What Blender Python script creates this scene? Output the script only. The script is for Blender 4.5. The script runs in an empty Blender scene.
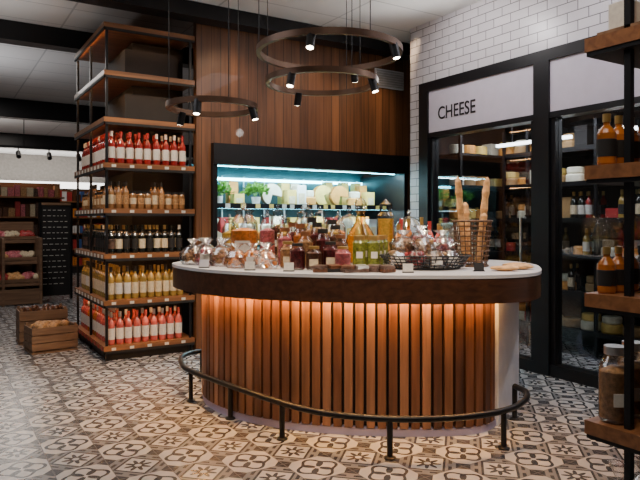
import bpy, math, random
from mathutils import Vector, Matrix, noise
random.seed(7)
TH=math.radians(32); CU=math.cos(TH); SU=math.sin(TH)
def P(x,y):            # plan frame aligned with counter  -> room frame
    return (x*CU+y*SU, -x*SU+y*CU)

# ------------------------------------------------------------------ materials
def newmat(name):
    m=bpy.data.materials.new(name); m.use_nodes=True
    nt=m.node_tree; b=nt.nodes['Principled BSDF']; return m,nt,b
def mat(name,col,rough=.5,metal=0,emi=0,var=.12,scale=12,coat=0,ecol=None):
    m,nt,b=newmat(name)
    b.inputs['Roughness'].default_value=rough; b.inputs['Metallic'].default_value=metal
    b.inputs['Coat Weight'].default_value=coat
    g=nt.nodes.new('ShaderNodeNewGeometry'); n=nt.nodes.new('ShaderNodeTexNoise'); n.inputs['Scale'].default_value=scale
    nt.links.new(g.outputs['Position'],n.inputs['Vector'])
    r=nt.nodes.new('ShaderNodeValToRGB')
    a=[max(0,c*(1-var)) for c in col]; c2=[min(1,c*(1+var)) for c in col]
    r.color_ramp.elements[0].color=(*a,1); r.color_ramp.elements[1].color=(*c2,1)
    r.color_ramp.elements[0].position=.3; r.color_ramp.elements[1].position=.7
    nt.links.new(n.outputs['Fac'],r.inputs['Fac']); nt.links.new(r.outputs['Color'],b.inputs['Base Color'])
    if emi:
        b.inputs['Emission Color'].default_value=(*(ecol or col),1); b.inputs['Emission Strength'].default_value=emi
    return m
def M_(nt,op,a,b=None,c=None):
    n=nt.nodes.new('ShaderNodeMath'); n.operation=op
    for i,v in enumerate((a,b,c)):
        if v is None: continue
        if isinstance(v,(int,float)): n.inputs[i].default_value=v
        else: nt.links.new(v,n.inputs[i])
    return n.outputs[0]
def mixc(nt,f,a,b):
    n=nt.nodes.new('ShaderNodeMix'); n.data_type='RGBA'
    for idx,v in ((0,f),(6,a),(7,b)):
        if isinstance(v,(tuple,list)): n.inputs[idx].default_value=(*v,1)
        elif isinstance(v,(int,float)): n.inputs[idx].default_value=v
        else: nt.links.new(v,n.inputs[idx])
    return n.outputs[2]
def wood(name,c1,c2,axis='Z',plank=None,rough=.45,coat=.1):
    m,nt,b=newmat(name)
    g=nt.nodes.new('ShaderNodeNewGeometry'); mp=nt.nodes.new('ShaderNodeMapping')
    nt.links.new(g.outputs['Position'],mp.inputs['Vector'])
    s={'X':(1.5,28,28),'Y':(28,1.5,28),'Z':(28,28,1.5)}[axis]; mp.inputs['Scale'].default_value=s
    n=nt.nodes.new('ShaderNodeTexNoise'); n.inputs['Scale'].default_value=1; n.inputs['Detail'].default_value=5; n.inputs['Distortion'].default_value=.6
    nt.links.new(mp.outputs['Vector'],n.inputs['Vector'])
    f=M_(nt,'MULTIPLY_ADD',n.outputs['Fac'],1.8,-.4)
    if plank:
        sp=nt.nodes.new('ShaderNodeSeparateXYZ'); nt.links.new(g.outputs['Position'],sp.inputs[0])
        q=M_(nt,'DIVIDE',sp.outputs[plank[0]],plank[1])
        w=nt.nodes.new('ShaderNodeTexWhiteNoise'); w.noise_dimensions='1D'; nt.links.new(M_(nt,'FLOOR',q),w.inputs['W'])
        f=M_(nt,'MULTIPLY_ADD',f,.55,M_(nt,'MULTIPLY',w.outputs['Value'],.55))
        seam=M_(nt,'LESS_THAN',M_(nt,'FRACT',q),.05)
    f=M_(nt,'MINIMUM',M_(nt,'MAXIMUM',f,0),1)
    c=mixc(nt,f,c1,c2)
    if plank: c=mixc(nt,seam,c,tuple(x*.2 for x in c1))
    nt.links.new(c,b.inputs['Base Color']); b.inputs['Roughness'].default_value=rough; b.inputs['Coat Weight'].default_value=coat
    return m
def glass(name,tint=(1,1,1),fac=.10,rough=.03):
    m=bpy.data.materials.new(name); m.use_nodes=True; nt=m.node_tree; nt.nodes.clear()
    o=nt.nodes.new('ShaderNodeOutputMaterial'); t=nt.nodes.new('ShaderNodeBsdfTransparent'); gl=nt.nodes.new('ShaderNodeBsdfGlossy')
    t.inputs[0].default_value=(*tint,1); gl.inputs['Roughness'].default_value=rough
    lw=nt.nodes.new('ShaderNodeLayerWeight'); lw.inputs[0].default_value=.25
    f=M_(nt,'MULTIPLY_ADD',lw.outputs['Fresnel'],.7,fac)
    f=M_(nt,'MINIMUM',f,.8)
    mx=nt.nodes.new('ShaderNodeMixShader'); nt.links.new(f,mx.inputs[0]); nt.links.new(t.outputs[0],mx.inputs[1]); nt.links.new(gl.outputs[0],mx.inputs[2])
    nt.links.new(mx.outputs[0],o.inputs[0]); return m

BLACK=mat('black_metal',(.009,.009,.011),.4,.3); BLK2=mat('black_matte',(.014,.012,.012),.7); DTEAL=mat('fridge_liner',(.035,.08,.09),.5)
WALLWOOD=wood('wall_planks',(.036,.014,.007),(.28,.115,.045),'Z',(0,.105))
SHWOOD=wood('shelf_wood',(.13,.048,.018),(.36,.15,.055),'X')
SLAT=[wood('slat_%d'%i,c1,c2,'Z') for i,(c1,c2) in enumerate([((.085,.032,.016),(.24,.095,.045)),((.12,.048,.023),(.32,.14,.068)),((.045,.018,.010),(.14,.055,.03)),((.19,.085,.045),(.42,.20,.11))])]
BAND=wood('band_wood',(.030,.012,.007),(.115,.046,.023),'X',rough=.35)
CRATE=wood('crate_wood',(.13,.065,.035),(.31,.18,.10),'X',rough=.7)
STONE=mat('white_stone',(.74,.73,.76),.25,scale=4,var=.04)
PLINTH=mat('plinth_white',(.50,.44,.62),.5,var=.04)
WHITE=mat('white_panel',(.82,.80,.84),.45,var=.04)
SIGNW=mat('sign_white',(.56,.51,.59),.5,var=.03)
PAPER=mat('paper_label',(.70,.66,.60),.7,var=.08,scale=60)
CREAM=mat('cream_label',(.66,.54,.36),.7,var=.15,scale=40)
GOLD=mat('gold_foil',(.55,.36,.12),.35,.7); COPPER=mat('copper_lid',(.45,.2,.1),.35,.7)
REDCAP=mat('red_cap',(.4,.03,.03),.4); SILVER=mat('silver',(.6,.6,.6),.3,.9)
ROSE=mat('rose_wine',(.55,.10,.08),.12,coat=1,var=.3); REDW=mat('red_wine',(.28,.02,.018),.12,coat=1,var=.3)
WHW=mat('white_wine',(.34,.22,.05),.12,coat=1,var=.3); DARKW=mat('dark_bottle',(.012,.014,.012),.1,coat=1)
AMB=mat('amber_bottle',(.42,.13,.02),.12,coat=1,var=.4); TAN=mat('tan_jar',(.30,.15,.06),.2,coat=1,var=.4)
GREENJ=mat('green_pickle',(.17,.19,.03),.2,coat=1,var=.5,scale=60)
BRONZE=mat('bronze_ring',(.12,.065,.04),.4,.5)
ORANGE=mat('apricot',(.74,.24,.03),.4,var=.3,scale=50); CHOC=mat('praline',(.12,.045,.02),.35,var=.5,scale=60)
CHERRY=mat('dried_cherry',(.12,.014,.018),.3,var=.6,scale=60); NUT=mat('nuts',(.45,.24,.10),.5,var=.4,scale=60)
YELLOW=mat('pasta_yellow',(.75,.45,.06),.4,var=.25,scale=60); BREAD=mat('bread_crust',(.62,.33,.13),.65,var=.35,scale=25)
WICK=mat('wicker',(.11,.05,.02),.6,var=.5,scale=50); FOIL=mat('foil_brown',(.16,.10,.08),.3,.5,var=.5,scale=40)
LEAF=mat('leaf_green',(.12,.30,.04),.5,var=.5,scale=20); PINK=mat('pink_sweets',(.55,.14,.16),.4,var=.4,scale=50)
CH=[mat('cheese_yellow',(.78,.55,.15),.5),mat('cheese_white',(.80,.77,.62),.5),mat('cheese_orange',(.72,.32,.07),.5),mat('cheese_rind',(.40,.24,.10),.6),mat('pack_white',(.8,.8,.8),.4),mat('pack_red',(.45,.035,.035),.5),mat('pack_green',(.08,.22,.08),.5),mat('pack_blue',(.05,.12,.35),.5)]
GL=glass('clear_glass',(.98,.98,.98),.07); GLD=glass('door_glass',(.84,.87,.88),.06,.02); CELLO=glass('cellophane',(.97,.97,.97),.2,.15)
AMG=glass('amber_glass',(.95,.72,.35),.06)
WARM=mat('led_warm',(1,.5,.12),emi=420,ecol=(1,.47,.12)); TEAL=mat('led_teal',(.3,.85,1),emi=26,ecol=(.22,.8,1)); COOL=mat('led_white',(1,1,1),emi=3.5,ecol=(1,.96,.9)); COOL2=mat('tube_white',(1,1,1),emi=9,ecol=(.95,.97,1)); WARMS=mat('led_soft',(1,.7,.4),emi=26,ecol=(1,.52,.22))
BULB=mat('spot_bulb',(1,.9,.75),emi=25,ecol=(1,.85,.65))

# ------------------------------------------------------------------ mesh builder
class MB:
    def __init__(s): s.v=[];s.f=[];s.mi=[];s.sm=[];s.m=[]
    def mid(s,m):
        if m not in s.m: s.m.append(m)
        return s.m.index(m)
    def add(s,vs,fs,m,sm=False):
        o=len(s.v); s.v+= [tuple(v) for v in vs]; i=s.mid(m)
        for f in fs: s.f.append([o+k for k in f]); s.mi.append(i); s.sm.append(sm)
    def box(s,x0,x1,y0,y1,z0,z1,m):
        vs=[(x0,y0,z0),(x1,y0,z0),(x1,y1,z0),(x0,y1,z0),(x0,y0,z1),(x1,y0,z1),(x1,y1,z1),(x0,y1,z1)]
        s.add(vs,[(0,3,2,1),(4,5,6,7),(0,1,5,4),(1,2,6,5),(2,3,7,6),(3,0,4,7)],m)
    def mbox(s,M,h,m):
        vs=[M@Vector((a*h[0],b*h[1],c*h[2])) for a,b,c in [(-1,-1,-1),(1,-1,-1),(1,1,-1),(-1,1,-1),(-1,-1,1),(1,-1,1),(1,1,1),(-1,1,1)]]
        s.add(vs,[(0,3,2,1),(4,5,6,7),(0,1,5,4),(1,2,6,5),(2,3,7,6),(3,0,4,7)],m)
    def obox(s,c,h,rz,m,rx=0,ry=0):
        s.mbox(Matrix.Translation(c)@Matrix.Rotation(rz,4,'Z')@Matrix.Rotation(ry,4,'Y')@Matrix.Rotation(rx,4,'X'),h,m)
    def lathe(s,x,y,z,prof,mats,n=12,M=None,jit=0,seed=0):
        if not isinstance(mats,list): mats=[mats]*(len(prof)-1)
        rings=[]
        for j,(r,h) in enumerate(prof):
            ring=[]
            for k in range(n):
                a=2*math.pi*k/n; rr=r
                if jit: rr=r*(1+jit*noise.noise(Vector((math.cos(a)*2+seed,math.sin(a)*2,h*12))))
                p=Vector((rr*math.cos(a),rr*math.sin(a),h))
                p=(M@p) if M else p+Vector((x,y,z)); ring.append(p)
            rings.append(ring)
        for j in range(len(prof)-1):
            vs=rings[j]+rings[j+1]
            s.add(vs,[(k,(k+1)%n,n+(k+1)%n,n+k) for k in range(n)],mats[j],True)
        if prof[0][0]>.0005: s.add(rings[0],[tuple(range(n))[::-1]],mats[0])
        if prof[-1][0]>.0005: s.add(rings[-1],[tuple(range(n))],mats[-1])
    def rod(s,p,q,r,m,n=8,r2=None):
        p=Vector(p);q=Vector(q);d=q-p
        M=Matrix.Translation(p)@d.to_track_quat('Z','Y').to_matrix().to_4x4()
        s.lathe(0,0,0,[(r,0),(r if r2 is None else r2,d.length)],m,n,M)
    def tube(s,pts,r,m,closed=False,n=8):
        pts=[Vector(p) for p in pts]; N=len(pts); rings=[]
        for i in range(N):
            a=pts[(i-1)%N] if (closed or i>0) else pts[i]; b=pts[(i+1)%N] if (closed or i<N-1) else pts[i]
            t=(b-a).normalized(); up=Vector((0,0,1)) if abs(t.z)<.95 else Vector((1,0,0))
            sx=t.cross(up).normalized(); sy=sx.cross(t)
            rings.append([pts[i]+r*(math.cos(2*math.pi*k/n)*sx+math.sin(2*math.pi*k/n)*sy) for k in range(n)])
        for i in range(N if closed else N-1):
            vs=rings[i]+rings[(i+1)%N]; s.add(vs,[(k,(k+1)%n,n+(k+1)%n,n+k) for k in range(n)],m,True)
        if not closed: s.add(rings[0],[tuple(range(n))],m); s.add(rings[-1],[tuple(range(n))],m)
    def prism(s,o,z0,z1,m,mcap=None):
        n=len(o); vs=[(x,y,z0) for x,y in o]+[(x,y,z1) for x,y in o]
        s.add(vs,[(k,(k+1)%n,n+(k+1)%n,n+k) for k in range(n)],m)
        s.add(vs,[tuple(range(n))[::-1],tuple(range(n,2*n))],mcap or m)
    def vprism(s,o,y0,y1,m,mcap=None):
        n=len(o); vs=[(x,y0,z) for x,z in o]+[(x,y1,z) for x,z in o]
        s.add(vs,[(k,(k+1)%n,n+(k+1)%n,n+k) for k in range(n)],m)
        s.add(vs,[tuple(range(n))[::-1],tuple(range(n,2*n))],mcap or m)
    def ring(s,o,i,z0,z1,m,mi=None):
        n=len(o); vs=[(x,y,z0) for x,y in o]+[(x,y,z1) for x,y in o]+[(x,y,z0) for x,y in i]+[(x,y,z1) for x,y in i]
        s.add(vs,[(k,(k+1)%n,n+(k+1)%n,n+k) for k in range(n)],m,True)
        s.add(vs,[(2*n+(k+1)%n,2*n+k,3*n+k,3*n+(k+1)%n) for k in range(n)],mi or m,True)
        s.add(vs,[((k+1)%n,k,2*n+k,2*n+(k+1)%n) for k in range(n)]+[(n+k,n+(k+1)%n,3*n+(k+1)%n,3*n+k) for k in range(n)],m)
    def blob(s,c,r,m,jit=.25,n=8,k=5,rz=0):
        sd=random.random()*50; R=Matrix.Rotation(rz,3,'Z'); vs=[];fs=[]
        def pt(th,ph):
            d=Vector((math.sin(th)*math.cos(ph),math.sin(th)*math.sin(ph),math.cos(th)))
            q=1+jit*noise.noise(d*1.6+Vector((sd,0,0)))
            return Vector(c)+R@Vector((d.x*r[0]*q,d.y*r[1]*q,d.z*r[2]*q))
        vs.append(pt(0,0))
        for i in range(1,k):
            for j in range(n): vs.append(pt(math.pi*i/k,2*math.pi*j/n))
        vs.append(pt(math.pi,0)); L=len(vs)-1
        for j in range(n):
            fs.append((0,1+j,1+(j+1)%n)); fs.append((L,1+(k-2)*n+(j+1)%n,1+(k-2)*n+j))
            for i in range(k-2): fs.append((1+i*n+j,1+(i+1)*n+j,1+(i+1)*n+(j+1)%n,1+i*n+(j+1)%n))
        s.add(vs,fs,m,True)
    def build(s,name,bevel=0,parent=None):
        me=bpy.data.meshes.new(name); vs=s.v
        cx=(min(v[0] for v in vs)+max(v[0] for v in vs))/2; cy=(min(v[1] for v in vs)+max(v[1] for v in vs))/2; cz=min(v[2] for v in vs)
        me.from_pydata([(x-cx,y-cy,z-cz) for x,y,z in vs],[],s.f)
        for m in s.m: me.materials.append(m)
        me.polygons.foreach_set('material_index',s.mi); me.polygons.foreach_set('use_smooth',s.sm); me.update()
        ob=bpy.data.objects.new(name,me); bpy.context.scene.collection.objects.link(ob); ob.location=(cx,cy,cz)
        if bevel:
            b=ob.modifiers.new('bevel','BEVEL'); b.width=bevel; b.segments=2; b.limit_method='ANGLE'
        if parent: ob.parent=parent; ob.matrix_parent_inverse=Matrix.Translation(-Vector(parent.location))
        return ob
def catmull(p,closed,sub=8):
    n=len(p); out=[]
    for i in range(n if closed else n-1):
        g=lambda k: p[k%n] if closed else p[max(0,min(n-1,k))]
        a,b,c,d=g(i-1),g(i),g(i+1),g(i+2)
        for t in range(sub):
            t/=sub
            out.append(tuple(.5*((2*b[j])+(-a[j]+c[j])*t+(2*a[j]-5*b[j]+4*c[j]-d[j])*t*t+(-a[j]+3*b[j]-3*c[j]+d[j])*t**3) for j in range(len(b))))
    if not closed: out.append(p[-1])
    return out
def inset(o,d):
    n=len(o); cx=sum(p[0] for p in o)/n; cy=sum(p[1] for p in o)/n; r=[]
    for i in range(n):
        a=o[i-1]; b=o[(i+1)%n]; t=Vector((b[0]-a[0],b[1]-a[1])).normalized(); nn=Vector((-t.y,t.x))
        if nn.dot(Vector((cx-o[i][0],cy-o[i][1])))<0: nn=-nn
        r.append((o[i][0]+nn.x*d,o[i][1]+nn.y*d))
    return r

# ------------------------------------------------------------------ room shell
CEIL=3.45
def floor_mat():
    m,nt,b=newmat('patterned_tile_floor')
    g=nt.nodes.new('ShaderNodeNewGeometry'); sp=nt.nodes.new('ShaderNodeSeparateXYZ'); nt.links.new(g.outputs['Position'],sp.inputs[0])
    s=.27
    qx=M_(nt,'DIVIDE',sp.outputs[0],s); qy=M_(nt,'DIVIDE',sp.outputs[1],s)
    x=M_(nt,'SUBTRACT',M_(nt,'FRACT',qx),.5); y=M_(nt,'SUBTRACT',M_(nt,'FRACT',qy),.5)
    par=M_(nt,'FLOORED_MODULO',M_(nt,'ADD',M_(nt,'FLOOR',qx),M_(nt,'FLOOR',qy)),2)
    ax=M_(nt,'ABSOLUTE',x); ay=M_(nt,'ABSOLUTE',y)
    r=M_(nt,'SQRT',M_(nt,'ADD',M_(nt,'MULTIPLY',x,x),M_(nt,'MULTIPLY',y,y))); an=M_(nt,'ARCTAN2',y,x)
    c4=M_(nt,'COSINE',M_(nt,'MULTIPLY',an,4)); c8=M_(nt,'COSINE',M_(nt,'MULTIPLY',an,8)); mh=M_(nt,'ADD',ax,ay); mxx=M_(nt,'MAXIMUM',ax,ay)
    band=lambda v,c,w: M_(nt,'LESS_THAN',M_(nt,'ABSOLUTE',M_(nt,'SUBTRACT',v,c)),w)
    OR=lambda *a: a[0] if len(a)==1 else M_(nt,'MAXIMUM',a[0],OR(*a[1:]))
    A=OR(M_(nt,'LESS_THAN',M_(nt,'ABSOLUTE',M_(nt,'SUBTRACT',r,M_(nt,'MULTIPLY_ADD',c4,.06,.36))),.036),
         M_(nt,'MULTIPLY',M_(nt,'LESS_THAN',r,M_(nt,'MULTIPLY_ADD',c4,-.15,.17)),M_(nt,'GREATER_THAN',r,.05)),
         M_(nt,'GREATER_THAN',mh,.80))
    B=OR(band(mh,.47,.035),M_(nt,'MULTIPLY',M_(nt,'LESS_THAN',r,M_(nt,'MULTIPLY_ADD',c8,.08,.20)),M_(nt,'GREATER_THAN',r,.07)),
         M_(nt,'GREATER_THAN',mh,.80),M_(nt,'MULTIPLY',band(mh,.64,.05),M_(nt,'GREATER_THAN',M_(nt,'ABSOLUTE',M_(nt,'SUBTRACT',ax,ay)),.10)))
    dark=M_(nt,'ADD',M_(nt,'MULTIPLY',A,M_(nt,'SUBTRACT',1,par)),M_(nt,'MULTIPLY',B,par))
    gx=M_(nt,'MULTIPLY',M_(nt,'GREATER_THAN',mh,.50),par)
    gr=M_(nt,'GREATER_THAN',mxx,.492)
    n=nt.nodes.new('ShaderNodeTexNoise'); n.inputs['Scale'].default_value=9; nt.links.new(g.outputs['Position'],n.inputs['Vector'])
    light=mixc(nt,n.outputs['Fac'],(.36,.345,.34),(.53,.51,.50)); mid=mixc(nt,gx,light,(.20,.195,.20))
    dk=mixc(nt,n.outputs['Fac'],(.030,.032,.040),(.075,.076,.085))
    c=mixc(nt,dark,mid,dk); c=mixc(nt,gr,c,(.14,.13,.13)); nt.links.new(c,b.inputs['Base Color'])
    b.inputs['Roughness'].default_value=.25; return m
def brick_mat():
    m,nt,b=newmat('white_subway_tile')
    g=nt.nodes.new('ShaderNodeNewGeometry'); sp=nt.nodes.new('ShaderNodeSeparateXYZ'); nt.links.new(g.outputs['Position'],sp.inputs[0])
    cb=nt.nodes.new('ShaderNodeCombineXYZ'); nt.links.new(M_(nt,'ADD',sp.outputs[0],sp.outputs[1]),cb.inputs[0]); nt.links.new(sp.outputs[2],cb.inputs[1])
    br=nt.nodes.new('ShaderNodeTexBrick'); br.inputs['Scale'].default_value=1; br.inputs['Brick Width'].default_value=.2; br.inputs['Row Height'].default_value=.085
    br.inputs['Mortar Size'].default_value=.004; br.inputs['Mortar Smooth'].default_value=.1
    br.inputs['Color1'].default_value=(.62,.585,.61,1); br.inputs['Color2'].default_value=(.70,.665,.69,1); br.inputs['Mortar'].default_value=(.15,.14,.15,1)
    nt.links.new(cb.outputs[0],br.inputs['Vector']); nt.links.new(br.outputs['Color'],b.inputs['Base Color']); b.inputs['Roughness'].default_value=.3
    bp=nt.nodes.new('ShaderNodeBump'); bp.invert=True; bp.inputs['Strength'].default_value=.4; bp.inputs['Distance'].default_value=.004
    nt.links.new(br.outputs['Fac'],bp.inputs['Height']); nt.links.new(bp.outputs[0],b.inputs['Normal']); return m
def ceil_mat():
    m,nt,b=newmat('ceiling_panels')
    g=nt.nodes.new('ShaderNodeNewGeometry')
    br=nt.nodes.new('ShaderNodeTexBrick'); br.offset=0; br.inputs['Scale'].default_value=1; br.inputs['Brick Width'].default_value=1.2; br.inputs['Row Height'].default_value=.6
    br.inputs['Mortar Size'].default_value=.01; br.inputs['Color1'].default_value=(.70,.69,.68,1); br.inputs['Color2'].default_value=(.76,.75,.74,1); br.inputs['Mortar'].default_value=(.5,.5,.5,1)
    nt.links.new(g.outputs['Position'],br.inputs['Vector']); nt.links.new(br.outputs['Color'],b.inputs['Base Color']); b.inputs['Roughness'].default_value=.8; return m
PLASTER=mat('plaster_grey',(.26,.24,.22),.8); TILE=brick_mat()
def bx(name,*a,bevel=0):
    m=MB(); m.box(*a); return m.build(name,bevel)
bx('floor',-4,7,-4,22,-.1,0,floor_mat())
bx('ceiling',-4,7,-4,22,CEIL,CEIL+.1,ceil_mat())
bx('wall_left',-4.1,-4,-4,22,0,CEIL,PLASTER); bx('wall_far',-4.1,7.1,22,22.1,0,CEIL,PLASTER)
bx('wall_rear',-4.1,7.1,-4.1,-4,0,CEIL,PLASTER); bx('wall_east',7,7.1,-4,22,0,CEIL,PLASTER)
bx('wall_right',4.5,4.62,5.10,5.31,0,CEIL,TILE); bx('wall_right_header',4.5,4.62,1.9,5.10,2.79,CEIL,TILE); bx('wall_right_front',4.5,4.62,-3.99,1.9,0,CEIL,TILE)
m=MB(); m.box(2.26,2.42,5.97,6.06,0,CEIL,WALLWOOD); m.box(2.42,4.98,5.97,6.06,2.12,CEIL,WALLWOOD); m.box(4.98,6.99,5.97,6.06,0,CEIL,WALLWOOD); m.build('wall_wood')
for b0,z in ((5.72,3.30),(7.3,3.24),(12.0,3.12),(16.8,3.10)):
    a0=-3.99; a1=4.98 if b0<6 else 6.9
    m=MB(); m.box(a0,a1,b0,b0+.2,z,z+.03,BLACK); m.box(a0,a1,b0+.02,b0+.18,z+.03,CEIL-.001,BLACK)
    m.build('ceiling_beam')
m=MB()
for b0,b1 in ((4.96,5.10),(3.44,3.60),(1.9,2.06)): m.box(4.44,4.6,b0,b1,0,2.789,BLACK)
m.box(4.44,4.6,2.06,3.44,2.69,2.789,BLACK); m.box(4.44,4.6,3.6,4.96,2.69,2.789,BLACK)
for b0,b1 in ((2.06,3.44),(3.6,4.96)):
    m.box(4.45,4.58,b0,b1,0,.10,BLACK); m.box(4.45,4.58,b0,b1,2.20,2.25,BLACK)
    m.box(4.47,4.56,b0,b0+.045,.10,2.2,BLACK); m.box(4.47,4.56,b1-.045,b1,.10,2.2,BLACK)
    m.box(4.51,4.518,b0+.045,b1-.045,.10,2.2,GLD)
    m.tube([(4.46,b0+.1,.95),(4.40,b0+.1,.95),(4.40,b0+.1,1.35),(4.46,b0+.1,1.35)],.011,SILVER)
door=m.build('door_1')
m=MB(); m.box(4.46,4.5,3.6,4.96,2.25,2.69,SIGNW); sg=m.build('cheese_sign',parent=door)
m=MB(); m.box(4.46,4.5,2.06,3.44,2.25,2.69,SIGNW); m.build('blank_sign',parent=door)
cu=bpy.data.curves.new('cheese_lettering','FONT'); cu.body='CHEESE'; cu.size=.185; cu.extrude=.002; cu.offset=.001
t=bpy.data.objects.new('cheese_lettering',cu); bpy.context.scene.collection.objects.link(t); cu.materials.append(BLK2)
bpy.context.view_layer.update(); sc=.52/max(.01,t.dimensions.x)
mw=Matrix(((0,0,-1,4.455),(-1,0,0,4.82),(0,1,0,2.375),(0,0,0,1)))@Matrix.Diagonal((sc,1,1,1))
t.parent=door; t.matrix_parent_inverse=Matrix.Translation(-Vector(door.location)); t.matrix_basis=mw

# ------------------------------------------------------------------ generic products
def bottle(m,x,y,z,h,r,liq,label,cap,n=10):
    m.lathe(x,y,z,[(r*.9,0),(r,.012*h/.3),(r,.16*h),(r*1.03,.165*h),(r*1.03,.5*h),(r,.505*h),(r,.62*h),(r*.75,.70*h),(r*.36,.78*h),(r*.36,.84*h),(r*.42,.845*h),(r*.42,h)],
            [liq,liq,liq,label,label,liq,liq,liq,liq,cap,cap],n)
def jar(m,x,y,z,h,r,con,lid,label=None,n=12):
    if label: m.lathe(x,y,z,[(r*.9,0),(r,.05*h),(r,.25*h),(r*1.02,.26*h),(r*1.02,.6*h),(r,.61*h),(r,.78*h),(r*.8,.86*h),(r*.85,.86*h),(r*.85,h)],[con,con,con,label,label,con,con,lid,lid],n)
    else: m.lathe(x,y,z,[(r*.9,0),(r,.05*h),(r,.78*h),(r*.8,.86*h),(r*.85,.86*h),(r*.85,h)],[con,con,con,lid,lid],n)
def tag(m,x,y,z,w,h,mt,off):
    d=P(0,-off); m.obox((x+d[0],y+d[1],z),(w,.0015,h),-TH+random.uniform(-.2,.2),mt)
def cjar(m,x,y,z,h,r,con,lidm,fill=.75,knob=True,n=20,g=None,lab=None):
    g=g or GL
    m.lathe(x,y,z,[(r*.86,0),(r,.04*h),(r,.68*h),(r*.62,.8*h),(r*.62,.84*h)],g,n)
    m.lathe(x,y,z,[(r*.8,.012),(r*.94,.05*h),(r*.94,.68*h*fill),(r*.3,.68*h*fill+.02)],con,n,jit=.05,seed=x*9)
    if knob: m.lathe(x,y,z,[(r*.7,.84*h),(r*.7,.87*h),(r*.25,.90*h),(r*.12,.92*h),(r*.22,.96*h),(r*.05,h)],lidm,n)
    else: m.lathe(x,y,z,[(r*.68,.82*h),(r*.68,.92*h)],lidm,n)
    if lab: tag(m,x,y,z+.3*h,r*.55,r*.42,lab,r*1.03)
def bag(m,x,y,z,r,h,con):
    for i in range(22):
        a=random.random()*6.28; q=r*.72*math.sqrt(random.random()); zz=z+.018+random.random()*h*.5
        m.blob((x+q*math.cos(a),y+q*math.sin(a),zz),(r*.24,r*.2,r*.17),con,.3,6,4,random.random()*3)
    m.lathe(x,y,z,[(r*.8,.002),(r*1.05,.15*h),(r,.45*h),(r*.6,.68*h),(r*.12,.78*h),(r*.15,.8*h),(r*.6,h)],CELLO,14,jit=.6,seed=random.random()*30)
    if random.random()<.4:
        w=P(0,-r*1.04); m.obox((x+w[0],y+w[1],z+h*.33),(r*.4,.002,r*.3),-TH,PAPER,rx=.15)

# ------------------------------------------------------------------ corner bottle shelving
ZS=[.14,.57,1.01,1.44,1.87,2.30,2.74,3.19]
m=MB(); A0,A1,B0,B1=1.36,2.25,5.99,7.42
for i,z in enumerate(ZS):
    m.box(A0,A1,B0,B1,z-.045,z,SHWOOD); m.box(A0,A1,B0,B0+.014,z-.07,z-.045,BLK2); m.box(A0,A0+.014,B0,B1,z-.07,z-.045,BLK2)
    if i<5:
        for k in range(5): m.box(A0+.07+k*.17,A0+.11+k*.17,B0-.004,B0,z-.04,z-.015,PAPER)
        for k in range(9): m.box(A0-.004,A0,B0+.05+k*.15,B0+.11+k*.15,z-.045,z-.010,REDCAP if i==0 else PAPER)
m.box(A0+.36,A1,B0+.36,B1-.01,0,3.13,BLK2)
m.box(A0+.04,A1-.02,B0+.04,B1-.04,0,.09,BLK2)
for z0 in (2.301,2.741): m.box(A0+.24,A1-.12,B0+.18,B0+.36,z0,z0+.27,BLK2)
for a,b in ((A0+.02,B0+.02),(A1-.05,B0+.02),(A0+.02,B1-.05),(A0+.02,B0+.7)): m.box(a,a+.022,b,b+.022,0,3.13,BLACK)
for z in ZS[1:]:
    zz=z-.046; m.box(A0+.10,A1-.1,B0+.018,B0+.026,zz-.006,zz,WARMS); m.box(A0+.018,A0+.026,B0+.1,B1-.1,zz-.006,zz,WARMS)
m.build('corner_shelf_unit')
def fillshelf(name,z,fn,step,rows=2,dx=.11):
    m=MB()
    for r in range(rows):
        x=A0+.085
        while x<A1-.09:
            fn(m,x+random.uniform(-.004,.004),B0+.085+r*dx,z+.001); x+=step
        y=B0+.085+rows*dx
        while y<B1-.09:
            fn(m,A0+.085+r*dx,y,z+.001); y+=step
    m.build(name)
fillshelf('rose_wine_bottles',ZS[0],lambda m,x,y,z: bottle(m,x,y,z,.31,.036,random.choice([ROSE,ROSE,AMB]) if y>6.6 else ROSE,PAPER,random.choice([SILVER,PAPER,ROSE])),.083)
fillshelf('white_wine_bottles',ZS[1],lambda m,x,y,z: bottle(m,x,y,z,.31,.034,WHW,random.choice([CREAM,CREAM,PAPER]),random.choice([GOLD,BLK2])),.076)
fillshelf('red_wine_bottles',ZS[2],lambda m,x,y,z: bottle(m,x,y,z,.27,.033,DARKW,random.choice([BLK2,CREAM,BLK2,FOIL]),random.choice([DARKW,GOLD,DARKW,PAPER])),.074)
fillshelf('preserve_jars',ZS[3],lambda m,x,y,z: (bottle(m,x,y,z,.26,.028,TAN,random.choice([CREAM,NUT]),BLK2) if (int(x*5)+int(y*3))%2 else jar(m,x,y,z,.17,.031,TAN,BLK2,random.choice([CREAM,NUT]))),.070)
fillshelf('cordial_bottles',ZS[4],lambda m,x,y,z: bottle(m,x,y,z,.31,.035,REDW,PAPER,random.choice([REDCAP,PAPER])),.088)

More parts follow.
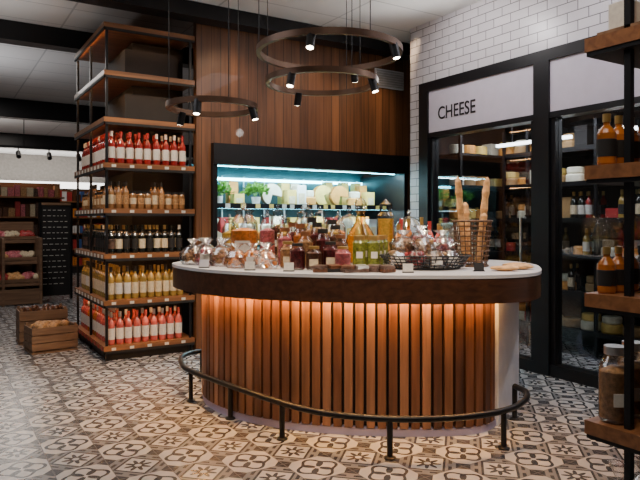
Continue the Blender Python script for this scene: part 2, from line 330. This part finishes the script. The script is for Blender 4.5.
# ------------------------------------------------------------------ wall fridge
m=MB(); a0,a1=2.42,4.98
m.box(a0,a1,5.90,6.06,1.90,2.115,BLACK)
m.box(a0,a1,6.06,6.9,1.95,2.0,BLK2); m.box(a0,a1,6.86,6.9,.0,1.95,DTEAL)
m.box(a0,a0+.05,5.93,6.86,0,1.9,BLACK); m.box(a1-.05,a1,5.93,6.86,0,1.9,BLACK)
m.box(a0+.05,a1-.05,5.93,6.86,0,.42,BLACK)
for z,d in ((.75,6.1),(1.10,6.15),(1.50,6.22)):
    m.box(a0+.05,a1-.05,d,6.84,z-.03,z,BLACK); m.box(a0+.06,a1-.06,d+.01,d+.03,z-.045,z-.031,TEAL); m.box(a0+.05,a1-.05,d-.012,d,z-.045,z+.012,BLACK)
    x=a0+.1
    while x<a1-.15: m.box(x,x+.055,d-.016,d-.0125,z-.04,z+.008,random.choice([PAPER,PAPER,CH[0]])); x+=random.uniform(.1,.2)
m.box(a0+.06,a1-.06,6.10,6.13,1.90,1.915,TEAL); m.box(a0+.06,a1-.06,6.80,6.83,1.80,1.83,TEAL)
for k in range(9): m.tube([(a0+.2+k*.28,6.83,1.2),(a0+.2+k*.28,6.83,1.85)],.012,SILVER)
m.build('cheese_display_fridge')
m=MB()
def wedge(m,x,y,z,r,h,a,w,mt):
    pts=[(x,y)]+[(x+r*math.cos(a+w*t/5),y+r*math.sin(a+w*t/5)) for t in range(6)]; m.prism(pts,z,z+h,mt)
def upwheel(m,x,y,z,r,a,w,rim,face):
    o=[(x,z+r)]+[(x+r*math.cos(a+w*t/16),z+r+r*math.sin(a+w*t/16)) for t in range(17)]; m.vprism(o,y,y+.07,rim,face)
    o=[(x,z+r)]+[(x+r*.86*math.cos(a+w*t/16),z+r+r*.86*math.sin(a+w*t/16)) for t in range(17)]; m.vprism(o,y-.004,y,face)
for z,y0,top in ((1.501,6.27,1),(1.101,6.20,0),(.751,6.16,0)):
    x=a0+.17
    while x<a1-.17:
        if top and (abs(x-2.66)<.14 or abs(x-3.12)<.14): x+=.1; continue
        k=random.random(); c=random.choice(CH[:3]+CH[:2])
        if k<.22: w=.20; m.lathe(x,y0+.12,z,[(.09,0),(.10,.01),(.10,.09),(.09,.10)],random.choice(CH[:4]),16); m.lathe(x,y0+.12,z+.101,[(.07,0),(.075,.01),(.075,.07),(.065,.08)],CH[1],16)
        elif k<.50: w=.24; upwheel(m,x,y0+.08,z,.125,random.uniform(-.6,1.2),4.6,random.choice([CH[2],CH[3]]),random.choice([CH[0],CH[1],CH[2]]))
        elif k<.65: w=.19; wedge(m,x-.07,y0+.1,z,.16,.12,random.uniform(-.8,.2),.8,c); wedge(m,x-.05,y0+.3,z,.16,.2,random.uniform(-.8,.2),.7,CH[1])
        elif k<.9:
            hh=random.choice([.12,.18,.24]); m.box(x-.06,x+.06,y0+.04,y0+.16,z,z+hh,random.choice([CH[1],CH[4],CH[0],CH[0],CH[2]])); m.box(x-.055,x+.055,y0+.2,y0+.3,z,z+.27,c); m.box(x-.04,x+.04,y0+.036,y0+.04,z+.02,z+hh*.6,CREAM); w=.13
        else:
            for q in range(3): m.lathe(x,y0+.08+q*.1,z,[(.04,0),(.04,.17),(.034,.19)],random.choice([CH[4],YELLOW,CH[1]]),10)
            w=.09
        if top and x>4.1: m.box(x-.05,x+.05,y0+.32,y0+.42,z,z+.31,CH[0])
        if not top: m.box(x-.06,x+.05,y0+.36,y0+.46,z,z+.26,random.choice([CH[0],CH[1],CH[2],CH[5]]))
        x+=w
m.build('assorted_cheeses')
def foliage(m,c,r,n,mt):
    for i in range(n):
        d=Vector((random.gauss(0,1),random.gauss(0,1),abs(random.gauss(0,1))+.2)).normalized(); p=Vector(c)+d*r*random.uniform(.3,1); l=r*.3
        s=d.cross(Vector((random.random(),random.random(),.3))).normalized()*l*.35
        m.add([p,p+d*l*.5+s,p+d*l,p+d*l*.5-s],[(0,1,2,3)],mt)
for x in (2.66,3.12):
    m=MB(); m.lathe(x,6.37,1.501,[(.04,0),(.055,.09),(.05,.09),(.03,.08)],CH[4],14); foliage(m,(x,6.37,1.60),.15,190,LEAF)
    for k in range(6): m.rod((x,6.37,1.58),(x+random.uniform(-.08,.08),6.37+random.uniform(-.08,.08),1.71),.003,LEAF,5)
    m.build('potted_herb')
m=MB(); m.box(4.50,4.93,5.94,5.968,2.93,3.15,WHITE)
for k in range(7): m.obox((4.715,5.93,2.95+k*.029),(.2,.012,.003),0,SILVER,rx=.6)
m.build('air_vent_grille')

# ------------------------------------------------------------------ cheese room behind glass
m=MB()
m.box(4.63,6.0,5.2,5.3,0,2.6,BLK2); m.box(5.9,6.0,1.9,5.2,0,2.6,BLK2); m.box(4.63,5.9,1.85,1.9,0,2.6,BLK2); m.box(4.63,6.0,1.9,5.2,2.5,2.6,BLK2)
m.build('wall_cheese_room')
m=MB(); SH=[.25,.62,.98,1.34,1.70,2.04]
for z in SH:
    m.box(5.35,5.88,1.98,5.15,z-.025,z,BLACK); m.box(4.70,5.34,4.75,5.15,z-.025,z,BLACK)
    m.box(5.34,5.35,1.98,4.74,z-.035,z+.012,BLACK)
for b in (2.0,2.8,3.6,4.4,4.72): m.box(5.345,5.375,b,b+.03,0,2.3,BLACK)
m.box(4.7,4.73,4.74,4.77,0,2.3,BLACK)
m.build('cheese_room_rack')
m=MB()
for i,z in enumerate(SH):
    b=2.1
    while b<5.05:
        w=.2
        k=random.random()
        if i in (1,2,3) and k<.5:
            for q in range(2): bottle(m,5.42+q*.1,b,z+.001,.27,.034,random.choice([DARKW,WHW,DARKW,REDW]),random.choice([PAPER,CREAM,BLK2]),GOLD,8)
            w=.085
        elif k<.75:
            c=random.choice(CH[:4]+CH[1:2]); m.lathe(5.5,b,z+.001,[(.09,0),(.1,.015),(.1,.075),(.09,.09)],c,16)
            if random.random()<.7: m.lathe(5.5,b,z+.092,[(.08,0),(.09,.015),(.09,.06),(.08,.07)],random.choice(CH[:4]),16)
            w=.22
        else:
            m.box(5.40,5.58,b-.07,b+.07,z+.001,z+random.choice([.1,.16,.22]),random.choice(CH[:4]+[BLK2,CH[5],FOIL])); w=.17
        b+=w
    a=4.85
    while a<5.25: m.lathe(a,4.95,z+.001,[(.07,0),(.08,.01),(.08,.1),(.07,.11)],random.choice(CH[:4]),16); a+=.18
m.build('cheese_wheels_stock')
m=MB()
m.box(5.08,5.12,2.2,3.3,2.10,2.13,COOL2); m.box(5.08,5.12,3.7,4.6,2.10,2.13,COOL2)
for b in (2.4,3.1,3.9,4.4): m.rod((5.1,b,2.13),(5.1,b,2.499),.006,BLACK,6)
m.build('room_tube_light')

# ------------------------------------------------------------------ counter
TO=[(-1.13,4.74),(-.99,4.43),(-.75,4.14),(-.42,3.92),(-.05,3.785),(.35,3.705),(.8,3.69),(1.14,3.745),(1.38,3.93),(1.53,4.3),(1.60,4.7),(1.47,5.1),(1.0,5.3),(.3,5.38),(-.4,5.36),(-.85,5.22),(-1.08,5.02)]
to=[P(*p) for p in catmull(TO,True,8)]
BC=[(-.80,5.1),(-.87,4.9),(-.87,4.66),(-.77,4.40),(-.56,4.16),(-.26,3.975),(.1,3.86),(.42,3.82),(.76,3.82),(1.0,3.88),(1.12,4.0)]
bc=catmull(BC,False,24)
m=MB()
m.prism(to,.979,1.0,STONE); m.ring(inset(to,.004),inset(to,.024),.828,.9785,BAND,BLK2)
core=[P(*p) for p in [(x,y) for x,y in bc[::8]]+[(1.45,4.60),(1.40,5.0),(1.0,5.16),(.3,5.22),(-.4,5.2)]]
m.prism(inset(core,.03),.05,.978,BLK2)
m.prism(inset(core,-.012),0,.045,PLINTH)
p=P(1.13,4.015);q=P(1.45,4.60); d=Vector((q[0]-p[0],q[1]-p[1])); L=d.length; an=math.atan2(d.y,d.x); nn=Vector((d.y,-d.x)).normalized()
c=((p[0]+q[0])/2+nn.x*.005,(p[1]+q[1])/2+nn.y*.005,.489); m.obox(c,(L/2,.02,.488),an,WHITE)
acc=0;last=bc[0];nxt=.03;k=0
for i in range(1,len(bc)):
    a=Vector(last);b=Vector(bc[i]);l=(b-a).length
    while acc+l>=nxt:
        pt=a+(b-a)*((nxt-acc)/l); t=(b-a).normalized(); w=P(*pt); ang=math.atan2(t.y,t.x)-TH
        m.obox((w[0],w[1],.511),(.0255,.019,.461),ang,SLAT[random.choice([0,0,1,2,2,3,1,3])]); nxt+=.068; k+=1
    acc+=l; last=bc[i]
cnt=m.build('deli_counter')
m=MB(); off=[]
for i in range(0,len(bc),4):
    a=Vector(bc[max(0,i-2)]);b=Vector(bc[min(len(bc)-1,i+2)]); t=(b-a).normalized(); n_=Vector((t.y,-t.x)); n_=n_ if n_.dot(Vector((.3,4.6))-Vector(bc[i]))<0 else -n_
    pp=Vector(bc[i])+n_*.055; off.append((*P(*pp),.89))
m.tube(off[2:len(off)-1],.006,WARM,n=6)
m.build('counter_led_strip',parent=cnt)
RP=[(-.94,5.29),(-1.08,5.18),(-1.12,5.0),(-1.05,4.74),(-.95,4.56),(-.60,4.15),(-.23,3.76),(.05,3.55),(.39,3.46),(.76,3.48),(1.07,3.61),(1.25,3.80),(1.33,4.0),(1.30,4.14)]
m=MB(); rp=catmull(RP,False,8); m.tube([(*P(*p),.22) for p in rp],.019,BLACK,n=10)
for p in ((-1.0,5.25),(-.95,4.56),(-.60,4.15),(-.23,3.76),(.39,3.46),(1.07,3.61),(1.30,4.14)):
    w=P(*p); m.rod((*w,.0),(*w,.22),.017,BLACK,10); m.lathe(w[0],w[1],0,[(.035,0),(.035,.008),(.018,.014)],BLACK,14)
m.build('foot_rail',parent=cnt)

# ------------------------------------------------------------------ goods on counter
Z=1.001
m=MB()
for x,y,r in ((-.95,4.62,.08),(-.82,4.50,.085),(-.88,4.80,.08),(-.73,4.66,.08),(-.70,4.42,.075),(-.76,4.86,.08),(-.93,4.98,.08)): bag(m,*P(x,y),Z,r,.19,random.choice([CHOC,NUT,CHOC,PINK]))
m.build('praline_bags')
m=MB(); cjar(m,*P(-.56,4.58),Z,.46,.10,ORANGE,GL,.8,lab=PAPER); m.build('glass_jar_dried_fruit')
m=MB()
for x,y in ((-.47,4.30),(-.36,4.20),(-.40,4.46),(-.57,4.26)): bag(m,*P(x,y),Z,.078,.17,ORANGE)
m.build('apricot_bags')
m=MB()
for x,y,h,c in ((-.22,4.24,.20,NUT),(-.15,4.12,.19,CHERRY),(-.04,4.10,.17,CHOC),(.07,4.14,.20,CHERRY),(.15,4.06,.17,PINK),(-.10,4.28,.27,NUT),(.02,4.30,.29,CHERRY),(.14,4.24,.25,CHOC),(-.25,4.42,.30,PINK),(-.14,4.44,.33,ORANGE),(-.02,4.46,.34,CHERRY),(.11,4.42,.32,CHOC),(-.20,4.62,.34,CHERRY),(-.06,4.64,.38,NUT),(.09,4.62,.36,YELLOW)): cjar(m,*P(x,y),Z,h,.053,c,random.choice([COPPER,GOLD,BLK2]),.95,False,14,lab=random.choice([PAPER,CREAM,None]))
m.build('preserve_jar_group')
m=MB()
for x,y,c,h in ((-.74,5.08,YELLOW,.38),(-.58,4.96,NUT,.40),(-.42,4.95,PINK,.42),(-.28,4.90,YELLOW,.38),(-.14,4.84,CHOC,.44),(.0,4.86,NUT,.44),(.14,4.84,ORANGE,.40),(-.35,5.14,CHOC,.46),(-.1,5.12,YELLOW,.48)): cjar(m,*P(x,y),Z,h,.062,c,GL,.85,True,14,lab=random.choice([PAPER,None]))
m.build('apothecary_jars')
m=MB(); w=P(.31,4.72)
m.lathe(*w,Z,[(.07,0),(.11,.03),(.12,.12),(.10,.22),(.04,.32),(.03,.38),(.045,.40)],AMG,20); m.lathe(*w,Z,[(.06,.01),(.105,.04),(.112,.12),(.094,.21)],YELLOW,20); m.lathe(*w,Z,[(.03,.38),(.035,.42),(.05,.45),(.03,.49),(.005,.5)],GL,14)
m.build('oil_decanter')
m=MB(); w=P(.50,4.72); m.lathe(*w,Z,[(.06,0),(.065,.01),(.065,.36),(.045,.39),(.045,.42)],GL,18); m.lathe(*w,Z,[(.055,.01),(.059,.34)],YELLOW,14); m.lathe(*w,Z,[(.05,.42),(.05,.45),(.02,.47),(.005,.49)],GL,14); m.build('pasta_jar')
m=MB()
for x,y in ((.27,4.28),(.37,4.27),(.45,4.48),(.31,4.42),(.41,4.38)): jar(m,*P(x,y),Z,.22,.045,GREENJ,GOLD,None); tag(m,*P(x,y),Z+.09,.022,.022,PAPER,.047)
m.build('pickle_jars')
def cloche(x,y,r,h,con):
    m=MB(); w=P(x,y); m.lathe(*w,Z,[(r*1.15,0),(r*1.2,.012),(r*1.15,.02)],CRATE,24)
    m.lathe(*w,Z+.021,[(r,0),(r,h*.5),(r*.85,h*.75),(r*.5,h*.93),(.012,h),(.012,h+.015),(.022,h+.03),(.004,h+.05)],GL,24)
    m.lathe(*w,Z+.021,[(r*.7,0),(r*.75,.01),(r*.75,h*.4),(r*.68,h*.43)],con,20); m.build('glass_cloche')
cloche(.72,5.02,.14,.34,CH[0]); cloche(.24,5.08,.13,.36,CH[2]); cloche(1.12,4.95,.13,.28,CH[1])
m=MB()
for k,x in enumerate((.0,.09,.18,.26,.34,.42)):
    w=P(x,3.91+.02*math.sin(k*2.1)); m.obox((w[0],w[1],Z+.012),(.045,.032,.010),random.uniform(-.6,.6)-TH,random.choice([FOIL,BLK2,CHOC])); m.obox((w[0],w[1],Z+.034),(.04,.03,.010),random.uniform(-.6,.6)-TH,random.choice([FOIL,SILVER,CHOC]),rx=.1)
m.build('chocolate_packets')
m=MB()
for x,y,h in ((.58,4.58,.30),(.66,4.62,.34),(.74,4.58,.29),(.82,4.64,.32),(.90,4.62,.28),(.62,4.74,.34),(.78,4.76,.35),(.92,4.80,.30)): bottle(m,*P(x,y),Z,h,.034,random.choice([DARKW,ROSE,AMB]),random.choice([PAPER,CH[5],CH[7],CREAM]),random.choice([GOLD,CH[5]]),12)
m.build('small_sauce_bottles')
def ell(cx,cy,rx,ry,z,n=36): return [(*P(cx+rx*math.cos(6.2832*k/n),cy+ry*math.sin(6.2832*k/n)),z) for k in range(n)]
m=MB()
for k in range(5): f=.78+.06*k; m.tube(ell(.71,4.20,.30*f,.20*f,Z+.008+k*.021),.0045,BLACK,True,6)
for k in range(44):
    c_=math.cos(6.2832*k/44);s_=math.sin(6.2832*k/44); m.rod((*P(.71+.234*c_,4.20+.156*s_),Z+.006),(*P(.71+.306*c_,4.20+.204*s_),Z+.095),.0035,BLACK,5)
m.prism([q[:2] for q in ell(.71,4.20,.22,.15,0)],Z+.001,Z+.008,WICK)
wb=m.build('wire_basket')
m=MB()
for x,y,z in ((.53,4.18,.01),(.64,4.12,.01),(.76,4.11,.01),(.88,4.18,.01),(.63,4.30,.01),(.80,4.30,.01),(.57,4.22,.09),(.70,4.18,.09),(.83,4.22,.09),(.70,4.30,.12)): bag(m,*P(x,y),Z+z,.088,.17,random.choice([CHERRY,PINK,CHOC,CH[5],NUT,PINK]))
m.build('dried_cherry_bags',parent=wb)
m=MB(); bw=P(1.09,4.44)
for t in range(10):
    r=.105+.028*(t/9)+.004*math.sin(t*3.1); h=t*.035
    m.tube([(bw[0]+r*math.cos(6.2832*k/28)*(1+.03*(-1)**(k+t)),bw[1]+r*math.sin(6.2832*k/28)*(1+.03*(-1)**(k+t)),Z+.006+h) for k in range(28)],.0085 if t in (0,9) else .005,WICK,True,6)
for k in range(18):
    a=6.2832*k/18; m.rod((bw[0]+.1*math.cos(a),bw[1]+.1*math.sin(a),Z),(bw[0]+.133*math.cos(a),bw[1]+.133*math.sin(a),Z+.33),.004,WICK,6)
m.lathe(*bw,Z,[(.001,.004),(.095,.004)],WICK,20)
bask=m.build('bread_basket')
m=MB()
for dx,dy,tx,ty,h in ((-.05,.0,-.055,0,.64),(.05,.02,.07,.02,.64),(-.01,.04,-.02,.05,.46),(.03,-.04,.04,-.03,.38)):
    p0=Vector((*P(1.09+dx,4.44+dy),Z+.02)); p1=Vector((*P(1.09+dx+tx,4.44+dy+ty),Z+h)); d=p1-p0
    M=Matrix.Translation(p0)@d.to_track_quat('Z','Y').to_matrix().to_4x4(); l=d.length
    m.lathe(0,0,0,[(.005,0),(.020,.02*l)]+[(.024+.0035*math.sin(q*2.2),l*(.06+.88*q/14)) for q in range(15)]+[(.014,.975*l),(.003,l)],BREAD,12,M)
m.build('baguettes',parent=bask)
m=MB()
for x,y in ((1.20,4.02),(1.33,4.14),(1.36,4.30)):
    w=P(x,y); m.blob((w[0],w[1],Z+.018),(.10,.06,.017),BREAD,.15,14,6,-TH)
m.build('flatbread_loaves')
m=MB()
for x,y,mt in ((-.80,4.28,WHITE),(-.20,3.98,PAPER),(.55,3.88,PAPER),(1.02,3.98,BLK2),(-.46,4.06,PAPER)):
    w=P(x,y); m.obox((w[0],w[1],Z+.030),(.032,.002,.026),-TH,mt,rx=-.25); m.obox((w[0],w[1],Z+.003),(.036,.012,.003),-TH,BLACK)
m.build('price_cards')

# ------------------------------------------------------------------ pendants
def pendant(x,y,z,R,spots,tilt=0):
    w=P(x,y); n=64; m=MB()
    o=[(w[0]+R*math.cos(6.2832*k/n),w[1]+R*math.sin(6.2832*k/n)) for k in range(n)]
    i=[(w[0]+(R-.03)*math.cos(6.2832*k/n),w[1]+(R-.03)*math.sin(6.2832*k/n)) for k in range(n)]
    m.ring(o,i,z-.022,z+.022,BRONZE)
    for k in range(3):
        a=2*math.pi*k/3+.5; px,py=w[0]+(R-.017)*math.cos(a),w[1]+(R-.017)*math.sin(a); m.rod((px,py,z),(px,py,CEIL),.0035,BLACK,6)
    m.lathe(w[0],w[1],CEIL-.04,[(.06,0),(.06,.039)],BLACK,16)
    for a,ti in spots:
        sx,sy=w[0]+(R-.017)*math.cos(a),w[1]+(R-.017)*math.sin(a)
        m.rod((sx,sy,z-.02),(sx,sy,z-.055),.008,BLACK,8)
        d=Vector((math.cos(a)*ti,math.sin(a)*ti,-1)).normalized(); c=Vector((sx,sy,z-.055))
        m.rod(c-d*.05,c+d*.06,.030,BLACK,16); m.rod(c+d*.0602,c+d*.061,.024,BULB,16)
    ob=m.build('ring_pendant_light')
    for a,ti in spots:
        ld=bpy.data.lights.new('pendant_spot','SPOT'); ld.energy=44; ld.color=(1,.76,.50); ld.spot_size=1.5; ld.spot_blend=.6; ld.shadow_soft_size=.03
        lo=bpy.data.objects.new('pendant_spot',ld); bpy.context.scene.collection.objects.link(lo)
        d=Vector((math.cos(a)*ti,math.sin(a)*ti,-1)).normalized(); c=Vector((w[0]+(R-.017)*math.cos(a),w[1]+(R-.017)*math.sin(a),z-.055))+d*.075
        lo.location=c; lo.rotation_euler=(d).to_track_quat('-Z','Y').to_euler()
pendant(.07,4.6,2.575,.54,[(3.9,.35),(5.2,.25),(.6,.3)])
pendant(.015,4.95,2.43,.45,[(3.6,.3),(5.3,.3),(1.5,.3)])
pendant(-.87,5.0,2.24,.365,[(5.5,.3),(2.0,.3),(4.0,.2)])

# ------------------------------------------------------------------ near right shelf
m=MB(); NA0,NA1,NB0,NB1=2.05,2.47,.35,1.43; NZ=[.12,.59,1.06,1.53,2.0]
for z in NZ:
    m.box(NA0,NA1,NB0,NB1,z-.05,z,SHWOOD); m.box(NA0+.005,NA1,NB0,NB1-.005,z-.066,z-.05,BLACK)
for a in (NA0+.03,NA1-.06):
    for b in (NB1-.16,NB0+.03): m.box(a,a+.024,b,b+.024,0,2.6,BLACK)
m.box(NA0+.03,NA1-.03,NB1-.16,NB1-.136,2.57,2.6,BLACK)
ns=m.build('display_shelf')
m=MB()
for a in (2.11,2.185,2.26,2.335,2.41):
    for b in (1.38,1.20,1.12,1.04,.96): bottle(m,a,b,1.531,.19,.034,AMB,BLK2,random.choice([GOLD,BLK2]),14)
m.build('sauce_bottles')
m=MB()
for a in (2.11,2.185,2.26,2.335,2.41):
    for b in (1.38,1.19,1.11,1.03): bottle(m,a,b,1.061,.17,.033,random.choice([DARKW,AMB,DARKW]),random.choice([BLK2,BLK2,CREAM]),random.choice([BLK2,GOLD]),14)
m.build('dressing_bottles')
m=MB()
for a,b in ((2.13,1.36),(2.26,1.37),(2.39,1.37),(2.13,1.18),(2.26,1.18),(2.13,1.04),(2.26,1.04)): cjar(m,a,b,.591,.30,.056,random.choice([NUT,BREAD,CREAM]),SILVER,.9,False,lab=PAPER)
m.build('cookie_jars')
m=MB()
for a,b in ((2.13,1.34),(2.26,1.34),(2.38,1.34),(2.16,1.15),(2.32,1.15)): bag(m,a,b,.121,.07,.32,random.choice([NUT,GREENJ,CHOC]))
m.build('snack_bags',parent=ns)
m=MB(); m.box(2.08,2.44,.9,1.40,2.001,2.02,CRATE)
for a,b in ((2.15,1.33),(2.26,1.34),(2.38,1.34),(2.17,1.12)): m.box(a-.045,a+.045,b-.04,b+.04,2.021,2.12,random.choice([CREAM,CRATE,PAPER]))
m.build('gift_boxes',parent=ns)

# ------------------------------------------------------------------ left background store
m=MB()
for j in range(3):
    z=.35+j*.33; y=10.75+j*.22
    m.obox((.95,y+.12,z),(.52,.18,.012),0,CRATE,rx=.25)
    for k in range(2): m.obox((.95,y-.06,z-.03+k*.06),(.52,.01,.025),0,CRATE)
for a in (.43,.92,1.45): m.box(a-.02,a+.02,10.62,11.5,0,1.05,CRATE)
m.box(.43,1.45,11.48,11.52,0,1.3,CRATE); m.box(.43,1.45,10.64,10.66,.02,.25,CRATE)
ps=m.build('produce_stand')
m=MB()
for j in range(3):
    for k in range(70):
        x=.48+random.random()*.94; y=10.75+j*.22+random.random()*.25; z=.40+j*.33+.25*(y-10.87-j*.22)
        m.blob((x,y,z+.03),(.05,.05,.045),[CH[5],REDW,CH[5],BREAD,PINK,CREAM][(int((x-.4)*5)+j)%6],.2,7,5)
m.build('fresh_produce',parent=ps)
m=MB(); m.box(1.5,2.02,11.2,11.26,.06,1.6,BLK2)
for a,b in ((1.5,1.53),(1.99,2.02)): m.box(a,b,11.17,11.3,0,1.62,BLACK)
m.box(1.5,2.02,11.18,11.2,1.58,1.62,CRATE)
for k in range(14):
    x=1.56
    while x<1.90:
        w=random.uniform(.02,.07); m.box(x,x+w,11.197,11.2,1.5-k*.095-.010,1.5-k*.095,PAPER); x+=w+.03
m.build('chalkboard_sign')
for (a0_,a1_,b0_,cols) in ((.9,2.3,13.6,[CH[5],CREAM,FOIL,CHOC,NUT,PINK]),(1.3,4.2,16.4,[CH[5],CH[7],ORANGE,CH[4],CHOC])):
    m=MB()
    for z in (.2,.6,1.0,1.4,1.8):
        m.box(a0_,a1_,b0_,b0_+.5,z-.03,z,SHWOOD); x=a0_+.05
        while x<a1_-.12: w=random.uniform(.07,.13); m.box(x,x+w-.01,b0_+.03,b0_+.25,z,z+random.uniform(.15,.3),random.choice(cols)); x+=w
    m.box(a0_,a1_,b0_+.5,b0_+.55,0,2.1,SHWOOD); m.box(a0_,a1_,b0_,b0_+.5,0,.17,BLK2)
    m.build('grocery_gondola')
m=MB(); m.box(0,5,20.5,21.5,0,.4,WHITE); m.box(0,5,21.3,21.5,.4,2.2,WHITE); m.box(0,5,20.4,21.5,2.3,2.5,COOL); m.box(0,5,20.4,21.5,2.2,2.3,BLK2)
for z in (.9,1.3,1.7):
    m.box(0,5,20.7,21.3,z-.03,z,WHITE); x=.05
    while x<4.9: m.box(x,x+.1,20.75,21,z,z+.25,random.choice(CH)); x+=.12
m.build('dairy_fridge')
m=MB(); b=13.2; m.box(-1,4,b,b+.04,2.72,2.76,BLACK)
for k in range(9):
    x=-.8+k*.55; m.rod((x,b+.02,2.72),(x,b+.02,2.62),.01,BLACK,6); m.rod((x,b+.04,2.64),(x,b-.08,2.54),.045,BLACK,10)
for x in (-.9,1.5,3.9): m.rod((x,b+.02,2.76),(x,b+.02,CEIL),.008,BLACK,6)
m.build('track_spotlights')
def crate(name,x,y,z,hx,hy,h,rz,con):
    m=MB(); R=Matrix.Rotation(rz,3,'Z')
    def ob(dx,dy,dz,sx,sy,sz,mt): v=R@Vector((dx,dy,0)); m.obox((x+v.x,y+v.y,z+dz),(sx,sy,sz),rz,mt)
    ob(0,0,.008,hx,hy,.008,CRATE)
    for k in range(3):
        zz=.03+(h-.05)*(k+.5)/3; s=(h-.06)/6.5
        for sg_ in (-1,1): ob(0,sg_*(hy-.006),zz,hx,.006,s,CRATE); ob(sg_*(hx-.006),0,zz,.006,hy-.012,s,CRATE)
    for a in (-1,1):
        for b in (-1,1): ob(a*(hx-.022),b*(hy-.022),h/2,.012,.012,h/2,CRATE)
    if con:
        for k in range(26):
            v=R@Vector((random.uniform(-1,1)*(hx-.07),random.uniform(-1,1)*(hy-.07),0)); m.blob((x+v.x,y+v.y,z+h-.05+random.random()*.03),(.05,.045,.04),con,.15,7,5)
    m.build(name)
crate('wooden_crate',1.03,6.86,0,.22,.17,.28,.1,NUT)
crate('wooden_crate',1.02,7.42,0,.24,.17,.38,0,CHOC)

# ------------------------------------------------------------------ lights
def area(n,loc,sx,sy,e,col,rot=(0,0,0)):
    l=bpy.data.lights.new(n,'AREA'); l.shape='RECTANGLE'; l.size=sx; l.size_y=sy; l.energy=e; l.color=col
    o=bpy.data.objects.new(n,l); bpy.context.scene.collection.objects.link(o); o.location=loc; o.rotation_euler=rot; return o
area('ceiling_panel_light',(1.0,1.2,3.42),1.6,1.6,17,(1,.94,.88))
area('ceiling_panel_light',(2.7,3.7,3.42),1.2,1.2,10,(1,.88,.74))
area('ceiling_panel_light',(.0,4.6,3.42),1.2,2,36,(.97,.96,1))
area('ceiling_panel_light',(3.6,2.9,3.42),.5,1.6,22,(.95,.93,1))
area('ceiling_panel_light',(.8,9.6,3.42),.3,2.4,28,(1,.95,.9))
area('ceiling_panel_light',(1.5,14.6,3.42),.6,3,42,(1,.90,.80))
area('ceiling_panel_light',(2.5,19,3.42),2,2,50,(1,.95,.9))
area('cheese_room_light',(5.0,3.5,2.36),.2,2.6,38,(.95,.93,1))
area('fridge_light',(3.7,6.16,1.89),2.3,.08,42,(.65,.92,1))
area('fridge_light',(3.7,6.28,1.45),2.3,.05,22,(.75,.94,1))
def spot(n,loc,tgt,e,col,size=1.4):
    l=bpy.data.lights.new(n,'SPOT'); l.energy=e; l.color=col; l.spot_size=size; l.spot_blend=.8; l.shadow_soft_size=.06
    o=bpy.data.objects.new(n,l); bpy.context.scene.collection.objects.link(o); o.location=loc; o.rotation_euler=(Vector(tgt)-Vector(loc)).to_track_quat('-Z','Y').to_euler()
for a in (2.6,3.6,4.4): spot('wall_wash_spot',(a,5.1,3.38),(a,5.97,2.4),30,(1,.70,.42),1.15)
spot('shelf_spot',(.9,4.9,3.38),(1.7,6.1,1.2),75,(1,.80,.57)); spot('shelf_spot',(2.0,4.6,3.38),(1.8,6.1,1.0),60,(1,.80,.57))
spot('counter_spot',(1.0,1.9,3.38),(2.4,3.2,.9),130,(1,.80,.57),.8)
spot('counter_spot',(2.4,1.7,3.38),(2.9,3.2,.9),80,(1,.80,.57),.8)
spot('counter_end_fill',(4.1,2.0,3.3),(3.4,2.95,.5),95,(.97,.95,1),.7)  # added fill with no real lamp behind it, brightens the white end panel
spot('tile_wash_spot',(3.6,4.2,3.3),(4.5,4.2,2.9),30,(1,.95,.95),2.0)
spot('near_shelf_spot',(1.3,.9,3.3),(2.1,1.3,1.2),60,(1,.82,.62))
# added fill spots without fixtures, aimed up to brighten the ceiling
spot('ceiling_fill_spot',(4.1,3.0,2.7),(3.4,3.6,3.45),20,(1,.96,.92),2.6)
spot('ceiling_fill_spot',(4.1,4.6,2.7),(3.4,4.4,3.45),20,(1,.96,.92),2.6)
spot('ceiling_fill_spot',(.2,9.0,2.5),(.6,9.0,3.45),40,(.98,.97,1),2.7)
spot('ceiling_fill_spot',(.6,14.2,2.5),(1,14.5,3.45),40,(1,.95,.9),2.7)
spot('ceiling_fill_spot',(.3,6.6,2.6),(.2,6.6,3.45),16,(1,.96,.92),2.7)

cd=bpy.data.cameras.new('camera'); cam=bpy.data.objects.new('camera',cd); bpy.context.scene.collection.objects.link(cam)
cam.location=(0,0,1.33); cam.rotation_euler=(math.pi/2,0,-TH); cd.sensor_width=36; cd.lens=34.875; cd.shift_y=-.03125; cd.clip_start=.05
bpy.context.scene.camera=cam
